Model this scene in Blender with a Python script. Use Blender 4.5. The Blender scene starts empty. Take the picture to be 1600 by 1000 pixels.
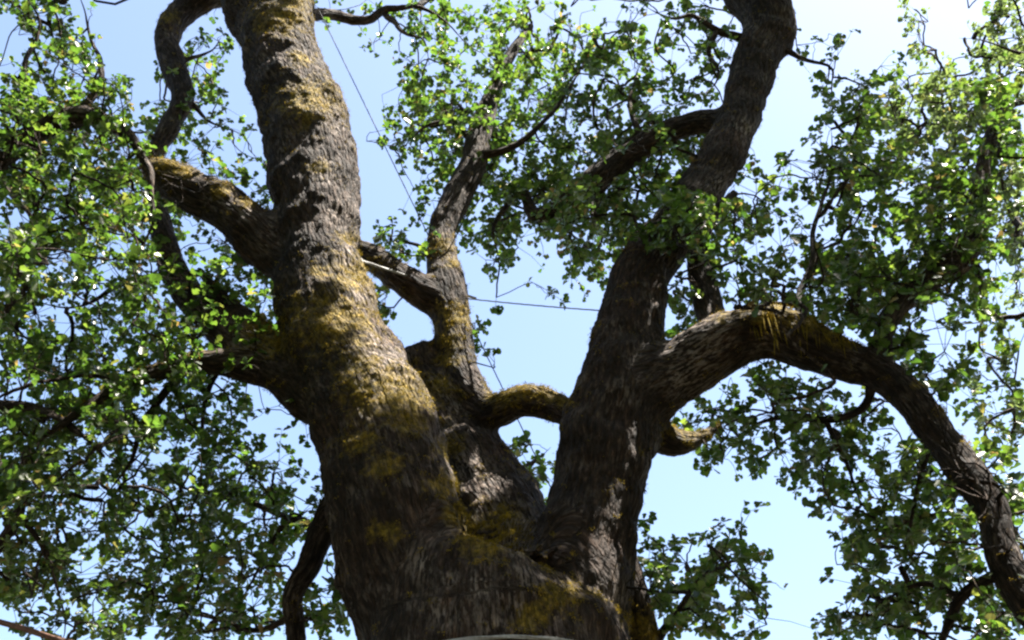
import bpy, math, random
import numpy as np
from mathutils import Vector, kdtree

rng = np.random.default_rng(11)
random.seed(11)
R = math.radians
scene = bpy.context.scene
col = scene.collection

# ------------------------------------------------------------------ camera
PITCH = R(38.0)
FOC = 1700.0                       # focal length in pixels of a 1600 px wide frame
CAM = np.array([0.0, 0.0, 1.6])
cd = bpy.data.cameras.new('camera')
cd.sensor_fit = 'HORIZONTAL'; cd.sensor_width = 36.0
cd.lens = 36.0 * FOC / 1600.0
cd.clip_start = 0.05; cd.clip_end = 5000
cam = bpy.data.objects.new('camera', cd); col.objects.link(cam)
cam.location = CAM; cam.rotation_euler = (math.pi / 2 + PITCH, 0, 0)
scene.camera = cam

# ------------------------------------------------------------------ sky, sun, exposure
SUN_EL, SUN_AZ = R(68), R(100)      # azimuth measured clockwise from the view direction (+Y)
world = bpy.data.worlds.new('World'); scene.world = world; world.use_nodes = True
wn = world.node_tree; bg = wn.nodes['Background']
sky = wn.nodes.new('ShaderNodeTexSky'); sky.sky_type = 'NISHITA'
sky.sun_disc = False; sky.sun_elevation = SUN_EL; sky.sun_rotation = SUN_AZ
sky.air_density = 1.0; sky.dust_density = 1.9; sky.ozone_density = 0.15
wn.links.new(sky.outputs[0], bg.inputs[0]); bg.inputs[1].default_value = 0.075
sd = bpy.data.lights.new('sun', 'SUN'); sd.energy = 5.0; sd.angle = R(0.53); sd.color = (1.0, 0.95, 0.86)
sun = bpy.data.objects.new('sun', sd); col.objects.link(sun)
SUNV = np.array([math.cos(SUN_EL) * math.sin(SUN_AZ), math.cos(SUN_EL) * math.cos(SUN_AZ), math.sin(SUN_EL)])
sun.rotation_euler = Vector(-SUNV).to_track_quat('-Z', 'Y').to_euler()
sun.location = SUNV * 60
vs = scene.view_settings
vs.view_transform = 'Standard'; vs.look = 'None'; vs.gamma = 1.0; vs.exposure = 2.4
scene.cycles.use_denoising = True
scene.cycles.max_bounces = 8; scene.cycles.diffuse_bounces = 4; scene.cycles.transmission_bounces = 6
scene.cycles.filter_width = 2.4

# ------------------------------------------------------------------ measuring helpers
SP, CP = math.sin(PITCH), math.cos(PITCH)
FWD = np.array([0, CP, SP]); UP = np.array([0, -SP, CP]); RT = np.array([1.0, 0, 0])

def P(x, y, Y):
    """the point seen at picture position x, y that lies Y metres in front of the camera (along the ground)"""
    u = (x - 800) / FOC; v = (500 - y) / FOC
    d = FWD + u * RT + v * UP
    t = Y / d[1]
    return CAM + t * d, t

def proj(p):
    q = np.asarray(p) - CAM
    z = q @ FWD
    zz = np.where(z > 0.05, z, 0.05)
    return 800 + FOC * (q @ RT) / zz, 500 - FOC * (q @ UP) / zz, z

# ------------------------------------------------------------------ noise
_perm = np.random.default_rng(5).permutation(256).astype(np.int64)
_perm = np.concatenate([_perm, _perm, _perm])
_grad = np.random.default_rng(6).normal(size=(256, 3)); _grad /= np.linalg.norm(_grad, axis=1)[:, None]

def perlin(p):
    p = np.asarray(p, dtype=np.float64)
    i = np.floor(p).astype(np.int64); f = p - i; i &= 255
    w = f * f * f * (f * (f * 6 - 15) + 10)
    out = np.zeros(len(p))
    for a in (0, 1):
        for b in (0, 1):
            for c in (0, 1):
                h = _perm[_perm[_perm[(i[:, 0] + a) & 255] + ((i[:, 1] + b) & 255)] + ((i[:, 2] + c) & 255)]
                g = _grad[h]
                dot = g[:, 0] * (f[:, 0] - a) + g[:, 1] * (f[:, 1] - b) + g[:, 2] * (f[:, 2] - c)
                wt = (w[:, 0] if a else 1 - w[:, 0]) * (w[:, 1] if b else 1 - w[:, 1]) * (w[:, 2] if c else 1 - w[:, 2])
                out += wt * dot
    return out * 1.5

def fbm(p, n=3):
    s = 0; a = 1.0
    for k in range(n):
        s = s + a * perlin(p * 2 ** k + 17.3 * k); a *= 0.5
    return s

# ------------------------------------------------------------------ materials
def node_mat(name):
    m = bpy.data.materials.new(name); m.use_nodes = True
    nt = m.node_tree; b = nt.nodes['Principled BSDF']
    return m, nt, b

def N(nt, t, **kw):
    n = nt.nodes.new(t)
    for k, v in kw.items():
        setattr(n, k, v)
    return n

def ramp(nt, src, stops):
    r = N(nt, 'ShaderNodeValToRGB')
    while len(r.color_ramp.elements) < len(stops):
        r.color_ramp.elements.new(0.5)
    for e, (p, c) in zip(r.color_ramp.elements, stops):
        e.position = p; e.color = c if len(c) == 4 else (*c, 1)
    nt.links.new(src, r.inputs[0]); return r.outputs[0]

def mixc(nt, fac, a, b, mode='MIX'):
    m = N(nt, 'ShaderNodeMix', data_type='RGBA', blend_type=mode)
    for sock, v in ((0, fac), (6, a), (7, b)):
        if hasattr(v, 'links'):
            nt.links.new(v, m.inputs[sock])
        else:
            m.inputs[sock].default_value = v if not isinstance(v, tuple) or len(v) == 4 else (*v, 1)
    return m.outputs[2]

def math_n(nt, op, a, b=None, clamp=False):
    m = N(nt, 'ShaderNodeMath', operation=op, use_clamp=clamp)
    for k, v in enumerate((a, b)):
        if v is None:
            continue
        if hasattr(v, 'links'):
            nt.links.new(v, m.inputs[k])
        else:
            m.inputs[k].default_value = v
    return m.outputs[0]

def noise_n(nt, vec, scale, detail=4, rough=0.55):
    n = N(nt, 'ShaderNodeTexNoise'); n.inputs['Scale'].default_value = scale
    n.inputs['Detail'].default_value = detail; n.inputs['Roughness'].default_value = rough
    nt.links.new(vec, n.inputs['Vector']); return n.outputs[0]

def make_bark():
    m, nt, b = node_mat('oak_bark')
    L = nt.links
    at = N(nt, 'ShaderNodeAttribute', attribute_name='bark_co').outputs['Vector']
    moss = N(nt, 'ShaderNodeAttribute', attribute_name='moss').outputs['Fac']
    geo = N(nt, 'ShaderNodeNewGeometry').outputs['Position']
    stripe = noise_n(nt, at, 36, 5, 0.65)          # stretched along the limb
    broad = noise_n(nt, geo, 1.7, 4)
    fine = noise_n(nt, geo, 30, 4, 0.65)
    base = ramp(nt, stripe, [(0.30, (0.0085, 0.0056, 0.0038)), (0.48, (0.020, 0.0128, 0.0083)), (0.60, (0.047, 0.031, 0.022)), (0.73, (0.155, 0.113, 0.086))])
    tint = ramp(nt, broad, [(0.35, (0.70, 0.68, 0.68)), (0.55, (1.0, 0.9, 0.82)), (0.7, (1.3, 1.02, 0.84))])
    c = mixc(nt, 1.0, base, tint, 'MULTIPLY')
    # random pale lichens, plus measured spots with sun highlights painted in
    lm = math_n(nt, 'MULTIPLY', ramp(nt, noise_n(nt, geo, 2.6, 3), [(0.50, (0, 0, 0)), (0.66, (1, 1, 1))]),
                ramp(nt, noise_n(nt, at, 38, 3, 0.6), [(0.50, (0, 0, 0)), (0.60, (1, 1, 1))]))
    crust_sun = N(nt, 'ShaderNodeAttribute', attribute_name='lichen_sun').outputs['Fac']
    lm2 = math_n(nt, 'MULTIPLY', crust_sun, ramp(nt, noise_n(nt, at, 42, 4, 0.65), [(0.47, (0, 0, 0)), (0.60, (1, 1, 1))]))
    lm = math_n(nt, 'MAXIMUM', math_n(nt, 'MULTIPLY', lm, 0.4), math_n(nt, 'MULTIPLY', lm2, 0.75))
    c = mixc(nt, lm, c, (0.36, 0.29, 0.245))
    # moss
    mm = ramp(nt, math_n(nt, 'ADD', math_n(nt, 'MULTIPLY', moss, 0.7), math_n(nt, 'MULTIPLY', math_n(nt, 'SUBTRACT', noise_n(nt, geo, 13, 6, 0.72), 0.5), 1.9)),
              [(0.30, (0, 0, 0)), (0.80, (0.92, 0.92, 0.92))])
    mc = ramp(nt, fine, [(0.32, (0.05, 0.040, 0.008)), (0.5, (0.17, 0.118, 0.013)), (0.68, (0.36, 0.235, 0.024))])
    c = mixc(nt, mm, c, mc)
    L.new(c, b.inputs['Base Color'])
    b.inputs['Roughness'].default_value = 0.85
    b.inputs['Specular IOR Level'].default_value = 0.25
    furrow = math_n(nt, 'ABSOLUTE', math_n(nt, 'SUBTRACT', noise_n(nt, at, 15, 3, 0.5), 0.5))
    furrow = math_n(nt, 'MINIMUM', math_n(nt, 'MULTIPLY', furrow, 9.0), 1.0)
    h = math_n(nt, 'ADD', math_n(nt, 'ADD', stripe, furrow), math_n(nt, 'MULTIPLY', fine, 0.4))
    bp = N(nt, 'ShaderNodeBump'); bp.inputs['Strength'].default_value = 0.9; bp.inputs['Distance'].default_value = 0.028
    L.new(h, bp.inputs['Height']); L.new(bp.outputs[0], b.inputs['Normal'])
    return m

def make_leaf(name, tone=1.0):
    m, nt, b = node_mat(name)
    L = nt.links
    a = N(nt, 'ShaderNodeAttribute', attribute_name='leaf_rand').outputs['Fac']
    geo = N(nt, 'ShaderNodeNewGeometry').outputs['Position']
    v = math_n(nt, 'ADD', a, math_n(nt, 'MULTIPLY', math_n(nt, 'SUBTRACT', noise_n(nt, geo, 0.9, 2), 0.5), 0.5), True)
    dcol = ramp(nt, v, [(0.0, (0.022, 0.032, 0.013)), (0.45, (0.040, 0.056, 0.018)), (0.85, (0.070, 0.090, 0.028)), (0.985, (0.12, 0.12, 0.035)), (1.0, (0.20, 0.11, 0.045))])
    tcol = ramp(nt, v, [(0.0, (0.05, 0.12, 0.014)), (0.45, (0.115, 0.225, 0.022)), (0.9, (0.27, 0.36, 0.045)), (1.0, (0.40, 0.28, 0.08))])
    if tone != 1.0:  # glare washed into the leaf colours
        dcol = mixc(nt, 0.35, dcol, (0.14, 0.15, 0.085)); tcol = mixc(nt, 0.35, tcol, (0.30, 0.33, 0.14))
    L.new(dcol, b.inputs['Base Color'])
    b.inputs['Roughness'].default_value = 0.36
    b.inputs['Specular IOR Level'].default_value = 0.7
    tr = N(nt, 'ShaderNodeBsdfTranslucent'); L.new(tcol, tr.inputs[0])
    mx = N(nt, 'ShaderNodeMixShader'); mx.inputs[0].default_value = 0.42
    L.new(b.outputs[0], mx.inputs[1]); L.new(tr.outputs[0], mx.inputs[2])
    L.new(mx.outputs[0], nt.nodes['Material Output'].inputs[0])
    return m

def make_moss():
    m, nt, b = node_mat('moss')
    L = nt.links
    geo = N(nt, 'ShaderNodeNewGeometry').outputs['Position']
    c = ramp(nt, noise_n(nt, geo, 11, 4, 0.7), [(0.30, (0.06, 0.050, 0.009)), (0.5, (0.21, 0.150, 0.016)), (0.7, (0.44, 0.295, 0.028))])
    L.new(c, b.inputs['Base Color']); b.inputs['Roughness'].default_value = 0.9
    b.inputs['Specular IOR Level'].default_value = 0.1
    tr = N(nt, 'ShaderNodeBsdfTranslucent'); L.new(c, tr.inputs[0])
    mx = N(nt, 'ShaderNodeMixShader'); mx.inputs[0].default_value = 0.3
    L.new(b.outputs[0], mx.inputs[1]); L.new(tr.outputs[0], mx.inputs[2])
    L.new(mx.outputs[0], nt.nodes['Material Output'].inputs[0])
    return m

def make_plain(name, c, rough=0.6, metal=0.0, scale=40):
    m, nt, b = node_mat(name)
    geo = N(nt, 'ShaderNodeNewGeometry').outputs['Position']
    cc = ramp(nt, noise_n(nt, geo, scale, 4), [(0.3, tuple(x * 0.65 for x in c)), (0.7, tuple(min(1, x * 1.3) for x in c))])
    nt.links.new(cc, b.inputs['Base Color']); b.inputs['Roughness'].default_value = rough; b.inputs['Metallic'].default_value = metal
    return m

def make_ground():
    m, nt, b = node_mat('dry_grass_ground')
    geo = N(nt, 'ShaderNodeNewGeometry').outputs['Position']
    a = ramp(nt, noise_n(nt, geo, 0.5, 5), [(0.35, (0.035, 0.045, 0.016)), (0.5, (0.07, 0.062, 0.03)), (0.68, (0.12, 0.09, 0.05))])
    bb = ramp(nt, noise_n(nt, geo, 14, 5, 0.7), [(0.3, (0.5, 0.5, 0.5)), (0.7, (1.3, 1.25, 1.2))])
    nt.links.new(mixc(nt, 1.0, a, bb, 'MULTIPLY'), b.inputs['Base Color']); b.inputs['Roughness'].default_value = 0.95
    bp = N(nt, 'ShaderNodeBump'); bp.inputs['Distance'].default_value = 0.05
    nt.links.new(noise_n(nt, geo, 20, 5, 0.7), bp.inputs['Height']); nt.links.new(bp.outputs[0], b.inputs['Normal'])
    return m

M_BARK = make_bark(); M_LEAF = make_leaf('oak_leaf'); M_LEAF_GLARE = make_leaf('glare_oak_leaf', 1.35); M_MOSS = make_moss()
M_STEEL = make_plain('galvanised_cable', (0.30, 0.29, 0.28), 0.7, 0.2)
M_DARKWIRE = make_plain('weathered_wire', (0.045, 0.048, 0.055), 0.8, 0.0)
M_RUST = make_plain('rusty_cable', (0.17, 0.085, 0.06), 0.8)
M_GROUND = make_ground()

# ------------------------------------------------------------------ object helpers
def mesh_obj(name, verts, faces, mat, parent=None, attrs=None, smooth=True):
    me = bpy.data.meshes.new(name)
    verts = np.asarray(verts, dtype=np.float32)
    faces = np.asarray(faces, dtype=np.int32)
    k = faces.shape[1]
    me.vertices.add(len(verts)); me.vertices.foreach_set('co', verts.ravel())
    me.loops.add(faces.size); me.loops.foreach_set('vertex_index', faces.ravel())
    me.polygons.add(len(faces))
    me.polygons.foreach_set('loop_start', np.arange(0, faces.size, k, dtype=np.int32))
    me.polygons.foreach_set('use_smooth', np.full(len(faces), smooth))
    me.update(calc_edges=True)
    me.materials.append(mat)
    for an, (ty, data) in (attrs or {}).items():
        at = me.attributes.new(an, ty, 'POINT')
        at.data.foreach_set('vector' if ty == 'FLOAT_VECTOR' else 'value', np.asarray(data, dtype=np.float32).ravel())
    o = bpy.data.objects.new(name, me); col.objects.link(o)
    if parent is not None:
        o.parent = parent
    return o

def thing(name, label, cat, group=None):
    o = bpy.data.objects.new(name, None); col.objects.link(o)
    o['label'] = label; o['category'] = cat
    if group:
        o['group'] = group
    return o

# ------------------------------------------------------------------ ground
gs = 1500.0
g = mesh_obj('ground', [(-gs, -gs, 0), (gs, -gs, 0), (gs, gs, 0), (-gs, gs, 0)], [(0, 1, 2, 3)], M_GROUND)
g['kind'] = 'structure'

# ------------------------------------------------------------------ limbs of the trees
# each limb: tree, kind, big (remeshed with its neighbours), clear (no leaves hang in front), points (x, y, Y, half width in pixels)
W = 'w'
LIMBS = [
 ('oak', 'trunk', 1, 1, [(W, -0.1, 6.95, -0.35, 1.45), (W, -0.1, 6.92, 0.15, 1.2), (W, -0.1, 6.88, 0.9, 0.98), (W, -0.11, 6.83, 2.2, 0.88),
                         (772, 1030, 6.78, 212), (771, 985, 6.76, 208), (771, 955, 6.75, 200), (775, 925, 6.73, 180), (782, 902, 6.72, 152)]),
 ('oak', 'leader', 1, 1, [(700, 1040, 6.75, 120), (668, 960, 6.65, 116), (638, 885, 6.58, 108), (620, 820, 6.55, 106), (608, 760, 6.55, 104), (596, 700, 6.55, 98), (577, 645, 6.56, 93), (551, 590, 6.58, 88),
                          (528, 540, 6.6, 82), (512, 490, 6.6, 76), (498, 420, 6.6, 68), (494, 350, 6.6, 68), (493, 300, 6.6, 69), (488, 250, 6.6, 68), (478, 200, 6.6, 70), (462, 150, 6.6, 67),
                          (443, 100, 6.6, 62), (432, 50, 6.6, 62), (418, 0, 6.6, 70), (408, -60, 6.65, 66), (400, -170, 6.7, 54), (415, -330, 6.9, 40), (470, -480, 7.1, 24)]),
 ('oak', 'leader', 1, 1, [(860, 1040, 6.85, 115), (890, 960, 6.82, 98), (910, 890, 6.8, 82), (929, 800, 6.8, 75), (946, 700, 6.8, 74), (968, 610, 6.82, 68), (983, 520, 6.85, 56), (992, 455, 6.9, 48), (1012, 412, 6.95, 44),
                          (1045, 370, 7.0, 39), (1085, 312, 7.05, 37), (1120, 258, 7.1, 36), (1149, 200, 7.15, 34), (1164, 150, 7.2, 33), (1180, 100, 7.2, 36), (1202, 55, 7.2, 40), (1195, 15, 7.2, 42), (1172, -25, 7.2, 42),
                          (1165, -90, 7.3, 36), (1240, -190, 7.4, 28), (1380, -290, 7.5, 16)]),
 ('oak', 'leader', 1, 1, [(818, 960, 7.2, 100), (797, 872, 7.4, 89), (762, 790, 7.6, 80), (727, 718, 7.76, 67), (692, 645, 7.88, 57), (664, 580, 7.92, 47), (660, 552, 7.92, 38)]),
 ('oak', 'limb', 1, 1, [(960, 665, 6.9, 24), (905, 655, 7.05, 24), (860, 634, 7.2, 25), (815, 626, 7.32, 25), (768, 642, 7.5, 27), (735, 612, 7.6, 30), (717, 565, 7.68, 30), (706, 512, 7.72, 30), (697, 452, 7.74, 34),
                        (690, 405, 7.77, 24), (690, 365, 7.8, 22), (712, 312, 7.83, 25), (738, 258, 7.86, 22), (750, 205, 7.9, 19), (768, 150, 8.0, 14), (795, 90, 8.1, 10), (830, 40, 8.2, 6)]),
 ('oak', 'limb', 1, 1, [(692, 475, 7.74, 30), (655, 452, 7.62, 27), (615, 425, 7.46, 22), (575, 398, 7.32, 19), (520, 375, 7.3, 15), (455, 352, 7.35, 10)]),
 ('oak', 'limb', 1, 1, [(470, 430, 6.62, 42), (425, 392, 6.58, 40), (388, 355, 6.52, 40), (345, 320, 6.48, 35), (310, 305, 6.42, 34), (275, 282, 6.38, 32), (246, 266, 6.35, 24), (228, 258, 6.34, 12)]),
 ('oak', 'limb', 1, 0, [(505, 640, 6.62, 38), (462, 602, 6.64, 36), (415, 570, 6.66, 31), (368, 535, 6.72, 29), (312, 482, 6.8, 25), (272, 425, 6.88, 23), (252, 355, 6.95, 19), (240, 290, 7.0, 16), (240, 245, 7.02, 15), (264, 200, 7.05, 16),
                        (285, 155, 7.08, 18), (272, 105, 7.1, 20), (261, 58, 7.1, 20), (286, 18, 7.1, 22), (335, -12, 7.05, 22), (395, -60, 6.95, 26)]),
 ('oak', 'limb', 1, 0, [(432, 585, 6.66, 27), (370, 568, 6.6, 24), (290, 568, 6.52, 19), (205, 598, 6.45, 13), (130, 640, 6.4, 9), (60, 690, 6.35, 6)]),
 ('oak', 'limb', 1, 0, [(470, 568, 6.62, 20), (432, 532, 6.62, 17), (395, 502, 6.65, 14), (350, 465, 6.7, 9), (310, 420, 6.75, 6)]),
 ('oak', 'limb', 1, 1, [(560, 770, 6.75, 34), (522, 800, 6.95, 28), (498, 845, 7.05, 22), (480, 890, 7.1, 20), (457, 932, 7.15, 19), (461, 975, 7.2, 17), (464, 1030, 7.25, 16), (450, 1100, 7.3, 12)]),
 ('oak', 'limb', 1, 1, [(965, 640, 6.8, 50), (1015, 605, 6.75, 58), (1062, 580, 6.68, 52), (1112, 553, 6.6, 48), (1160, 524, 6.5, 45), (1208, 518, 6.42, 44), (1260, 540, 6.35, 42), (1318, 563, 6.28, 36), (1370, 582, 6.22, 30),
                        (1420, 622, 6.16, 29), (1465, 680, 6.1, 29), (1510, 737, 6.05, 29), (1547, 790, 6.0, 27), (1560, 840, 5.97, 26), (1578, 895, 5.95, 29), (1615, 955, 5.92, 30), (1670, 1020, 5.9, 26), (1760, 1080, 5.9, 18)]),
 ('oak', 'limb', 1, 1, [(990, 655, 6.9, 22), (1025, 680, 7.0, 24), (1056, 692, 7.05, 23), (1090, 685, 7.1, 13), (1126, 664, 7.15, 6)]),
 ('oak', 'limb', 1, 1, [(950, 850, 6.95, 40), (975, 900, 7.1, 32), (992, 950, 7.15, 28), (1006, 1000, 7.2, 24), (1022, 1060, 7.2, 20), (1060, 1120, 7.2, 12)]),
 ('oak', 'limb', 1, 0, [(1375, 575, 6.22, 20), (1388, 500, 6.2, 16), (1440, 446, 6.2, 20), (1498, 410, 6.2, 22), (1528, 350, 6.25, 20), (1532, 285, 6.3, 15), (1545, 220, 6.35, 10), (1570, 150, 6.4, 6)]),
 ('oak', 'limb', 1, 0, [(1145, 195, 7.18, 22), (1100, 190, 7.3, 20), (1050, 203, 7.4, 20), (1000, 230, 7.5, 21), (950, 265, 7.6, 23), (910, 300, 7.7, 23), (868, 325, 7.8, 15), (835, 335, 7.9, 13), (815, 290, 8.0, 8)]),
 ('oak', 'limb', 1, 0, [(1140, 545, 6.62, 26), (1112, 500, 6.7, 24), (1100, 450, 6.75, 23), (1090, 395, 6.8, 18), (1110, 340, 6.85, 12), (1150, 300, 6.9, 7)]),
 # slimmer branches
 ('oak', 'branch', 0, 0, [(470, 30, 6.7, 14), (510, 22, 6.9, 11), (558, 32, 7.1, 10), (598, 20, 7.2, 10), (650, 10, 7.3, 9), (695, 34, 7.4, 6), (730, 70, 7.5, 4)]),
 ('oak', 'branch', 0, 0, [(650, 10, 7.3, 7), (700, -15, 7.5, 5), (760, -20, 7.7, 4)]),
 ('oak', 'branch', 0, 0, [(600, 20, 7.2, 6), (630, 50, 7.3, 5), (660, 60, 7.3, 4), (672, 100, 7.4, 3)]),
 ('oak', 'branch', 0, 0, [(1160, 60, 7.2, 10), (1120, 48, 7.1, 7), (1085, 22, 7.0, 6), (1050, 30, 7.0, 5), (1010, 10, 7.0, 4)]),
 ('oak', 'branch', 0, 0, [(1120, 48, 7.1, 6), (1108, 80, 7.1, 5), (1122, 118, 7.05, 4), (1105, 150, 7.0, 3)]),
 ('oak', 'branch', 0, 0, [(1242, 520, 6.4, 10), (1250, 480, 6.42, 7), (1262, 420, 6.45, 6), (1276, 345, 6.5, 6), (1298, 265, 6.55, 5), (1300, 200, 6.6, 3)]),
 ('oak', 'branch', 0, 0, [(1278, 340, 6.5, 4), (1310, 300, 6.55, 3), (1330, 270, 6.6, 2)]),
 ('oak', 'branch', 0, 0, [(1365, 590, 6.22, 12), (1350, 640, 6.4, 8), (1290, 656, 6.5, 8), (1225, 652, 6.6, 8), (1170, 668, 6.7, 5), (1130, 720, 6.75, 3)]),
 ('oak', 'branch', 0, 0, [(1290, 656, 6.5, 6), (1310, 700, 6.5, 5), (1340, 770, 6.5, 4), (1370, 810, 6.5, 3)]),
 ('oak', 'branch', 0, 0, [(1575, 895, 5.95, 14), (1540, 908, 6.05, 11), (1497, 935, 6.15, 11), (1475, 975, 6.2, 11), (1462, 1030, 6.25, 9), (1430, 1100, 6.3, 6)]),
 ('oak', 'branch', 0, 0, [(1500, 932, 6.15, 7), (1450, 915, 6.3, 6), (1400, 925, 6.4, 5), (1350, 960, 6.5, 4)]),
 ('oak', 'branch', 0, 0, [(1460, 672, 6.1, 8), (1440, 740, 6.3, 6), (1420, 830, 6.5, 5), (1405, 900, 6.6, 3)]),
 ('oak', 'branch', 0, 0, [(1560, 800, 6.0, 10), (1585, 830, 6.0, 8), (1610, 880, 6.0, 6)]),
 ('oak', 'branch', 0, 0, [(1015, 1030, 7.2, 12), (1045, 975, 7.2, 8), (1075, 925, 7.2, 6), (1120, 880, 7.25, 4), (1160, 860, 7.3, 3)]),
 ('oak', 'branch', 0, 0, [(498, 838, 7.05, 10), (455, 812, 7.3, 7), (420, 860, 7.5, 6), (395, 905, 7.6, 6), (368, 955, 7.7, 5)]),
 ('oak', 'branch', 0, 0, [(455, 812, 7.3, 6), (380, 780, 7.6, 6), (300, 770, 7.9, 5), (220, 800, 8.1, 4), (150, 760, 8.2, 3)]),
 ('oak', 'branch', 0, 0, [(461, 960, 7.2, 8), (400, 985, 7.5, 6), (320, 960, 7.8, 5), (240, 930, 8.0, 4)]),
 ('oak', 'branch', 0, 0, [(300, 568, 6.5, 9), (230, 650, 6.9, 7), (200, 730, 7.2, 6), (150, 790, 7.5, 4)]),
 ('oak', 'branch', 0, 0, [(395, 505, 6.65, 7), (330, 600, 7.0, 6), (320, 680, 7.2, 5), (380, 720, 7.4, 4), (430, 740, 7.5, 3)]),
 ('oak', 'branch', 0, 0, [(275, 430, 6.88, 8), (200, 440, 6.8, 7), (120, 480, 6.7, 5), (50, 470, 6.6, 4)]),
 ('oak', 'branch', 0, 0, [(285, 150, 7.08, 6), (330, 190, 7.2, 4), (380, 210, 7.3, 3)]),
 ('oak', 'branch', 0, 0, [(270, 100, 7.1, 6), (310, 90, 7.2, 4), (345, 60, 7.3, 3)]),
 ('oak', 'branch', 0, 0, [(745, 225, 7.87, 9), (700, 190, 7.9, 6), (650, 210, 7.9, 4), (625, 240, 7.9, 3)]),
 ('oak', 'branch', 0, 0, [(742, 245, 7.85, 9), (800, 230, 7.7, 7), (860, 180, 7.6, 5), (900, 120, 7.5, 4), (930, 60, 7.5, 3)]),
 ('oak', 'branch', 0, 0, [(1005, 228, 7.5, 8), (985, 160, 7.5, 6), (1000, 100, 7.5, 4)]),
 ('oak', 'branch', 0, 0, [(690, 408, 7.77, 7), (650, 385, 7.75, 5), (610, 375, 7.65, 3)]),
 ('oak', 'branch', 0, 0, [(812, 295, 8.0, 7), (770, 360, 8.0, 5), (780, 410, 8.0, 3)]),
 ('oak', 'branch', 0, 0, [(1195, 60, 7.2, 9), (1250, 90, 7.2, 5), (1300, 110, 7.2, 3), (1290, 200, 7.2, 2)]),
 ('oak', 'branch', 0, 0, [(760, 780, 7.5, 8), (820, 730, 8.0, 5), (860, 700, 8.3, 3)]),
 # the neighbour with the sunlit leaves
 ('near', 'trunk', 1, 0, [(W, -6.6, 7.6, -0.3, 0.62), (W, -6.6, 7.6, 0.3, 0.5), (W, -6.55, 7.5, 2.5, 0.42), (W, -6.4, 7.4, 5.0, 0.38), (W, -6.3, 7.3, 7.5, 0.3), (W, -6.2, 7.4, 10, 0.2), (W, -6.2, 7.5, 12.5, 0.1)]),
 ('near', 'limb', 1, 0, [(W, -6.35, 7.35, 6.2, 0.2), (-120, 330, 6.2, 26), (-20, 260, 6.1, 24), (60, 205, 6.0, 22), (130, 180, 5.95, 20), (180, 198, 5.9, 13)]),
 ('near', 'branch', 0, 0, [(150, 186, 5.93, 16), (195, 206, 5.9, 12), (228, 250, 5.88, 8), (238, 320, 5.85, 6), (222, 400, 5.85, 4), (235, 470, 5.85, 2)]),
 ('near', 'limb', 1, 0, [(W, -6.45, 7.4, 4.2, 0.18), (-160, 690, 6.8, 24), (-40, 640, 6.7, 18), (60, 640, 6.65, 13), (140, 690, 6.6, 8), (200, 760, 6.6, 4)]),
 ('near', 'limb', 1, 0, [(W, -6.5, 7.45, 3.5, 0.15), (-120, 930, 7.0, 18), (-20, 870, 6.9, 15), (30, 800, 6.8, 13), (36, 730, 6.7, 11), (60, 650, 6.6, 7)]),
 ('near', 'branch', 0, 0, [(125, 180, 5.95, 9), (160, 120, 5.9, 6), (140, 50, 5.9, 4), (120, -20, 5.9, 3)]),
 ('near', 'branch', 0, 0, [(60, 205, 6.0, 8), (40, 120, 5.8, 6), (60, 40, 5.7, 4), (30, -30, 5.7, 3)]),
 ('near', 'branch', 0, 0, [(-20, 260, 6.1, 9), (40, 330, 5.7, 6), (60, 400, 5.5, 4), (20, 440, 5.4, 3)]),
 ('near', 'branch', 0, 0, [(30, 805, 6.8, 7), (70, 860, 6.9, 5), (95, 940, 6.9, 4), (92, 1020, 6.9, 3)]),
 # the neighbour beyond the arching limb, its leaves coloured paler to suggest glare
 ('far', 'trunk', 1, 0, [(W, 8.8, 9.4, -0.3, 0.6), (W, 8.8, 9.4, 0.3, 0.48), (W, 8.75, 9.4, 3, 0.4), (W, 8.6, 9.3, 6, 0.36), (W, 8.5, 9.3, 9, 0.28), (W, 8.4, 9.3, 12, 0.18), (W, 8.3, 9.3, 14.5, 0.09)]),
 ('far', 'limb', 1, 0, [(W, 8.55, 9.3, 8.6, 0.18), (1690, 120, 8.6, 14), (1600, 157, 8.5, 9), (1550, 178, 8.4, 8), (1500, 200, 8.3, 6), (1440, 190, 8.2, 4)]),
 ('far', 'limb', 1, 0, [(W, 8.6, 9.3, 7.0, 0.17), (1720, 420, 8.9, 13), (1630, 400, 8.8, 9), (1580, 340, 8.7, 6), (1560, 260, 8.6, 4)]),
 ('far', 'branch', 0, 0, [(1690, 120, 8.6, 10), (1625, 95, 8.4, 6), (1560, 70, 8.3, 4), (1500, 60, 8.2, 2)]),
 ('far', 'limb', 1, 0, [(W, 8.65, 9.35, 5.4, 0.15), (1760, 640, 8.6, 11), (1660, 620, 8.4, 7), (1590, 640, 8.3, 5), (1540, 660, 8.2, 3)]),
]

def catmull(pts, step):
    pts = np.asarray(pts, float)
    p = np.vstack([2 * pts[0] - pts[1], pts, 2 * pts[-1] - pts[-2]])
    out = []
    for i in range(1, len(p) - 2):
        a, b, c, d = p[i - 1], p[i], p[i + 1], p[i + 2]
        n = max(2, int(np.linalg.norm((c - b)[:3]) / step))
        t = np.linspace(0, 1, n, endpoint=False)[:, None]
        out.append(0.5 * (2 * b + (c - a) * t + (2 * a - 5 * b + 4 * c - d) * t * t + (3 * b - a - 3 * c + d) * t ** 3))
    out.append(p[-2][None])
    q = np.vstack(out); q[:, 3] = np.maximum(q[:, 3], 0.004)
    return q

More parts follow.
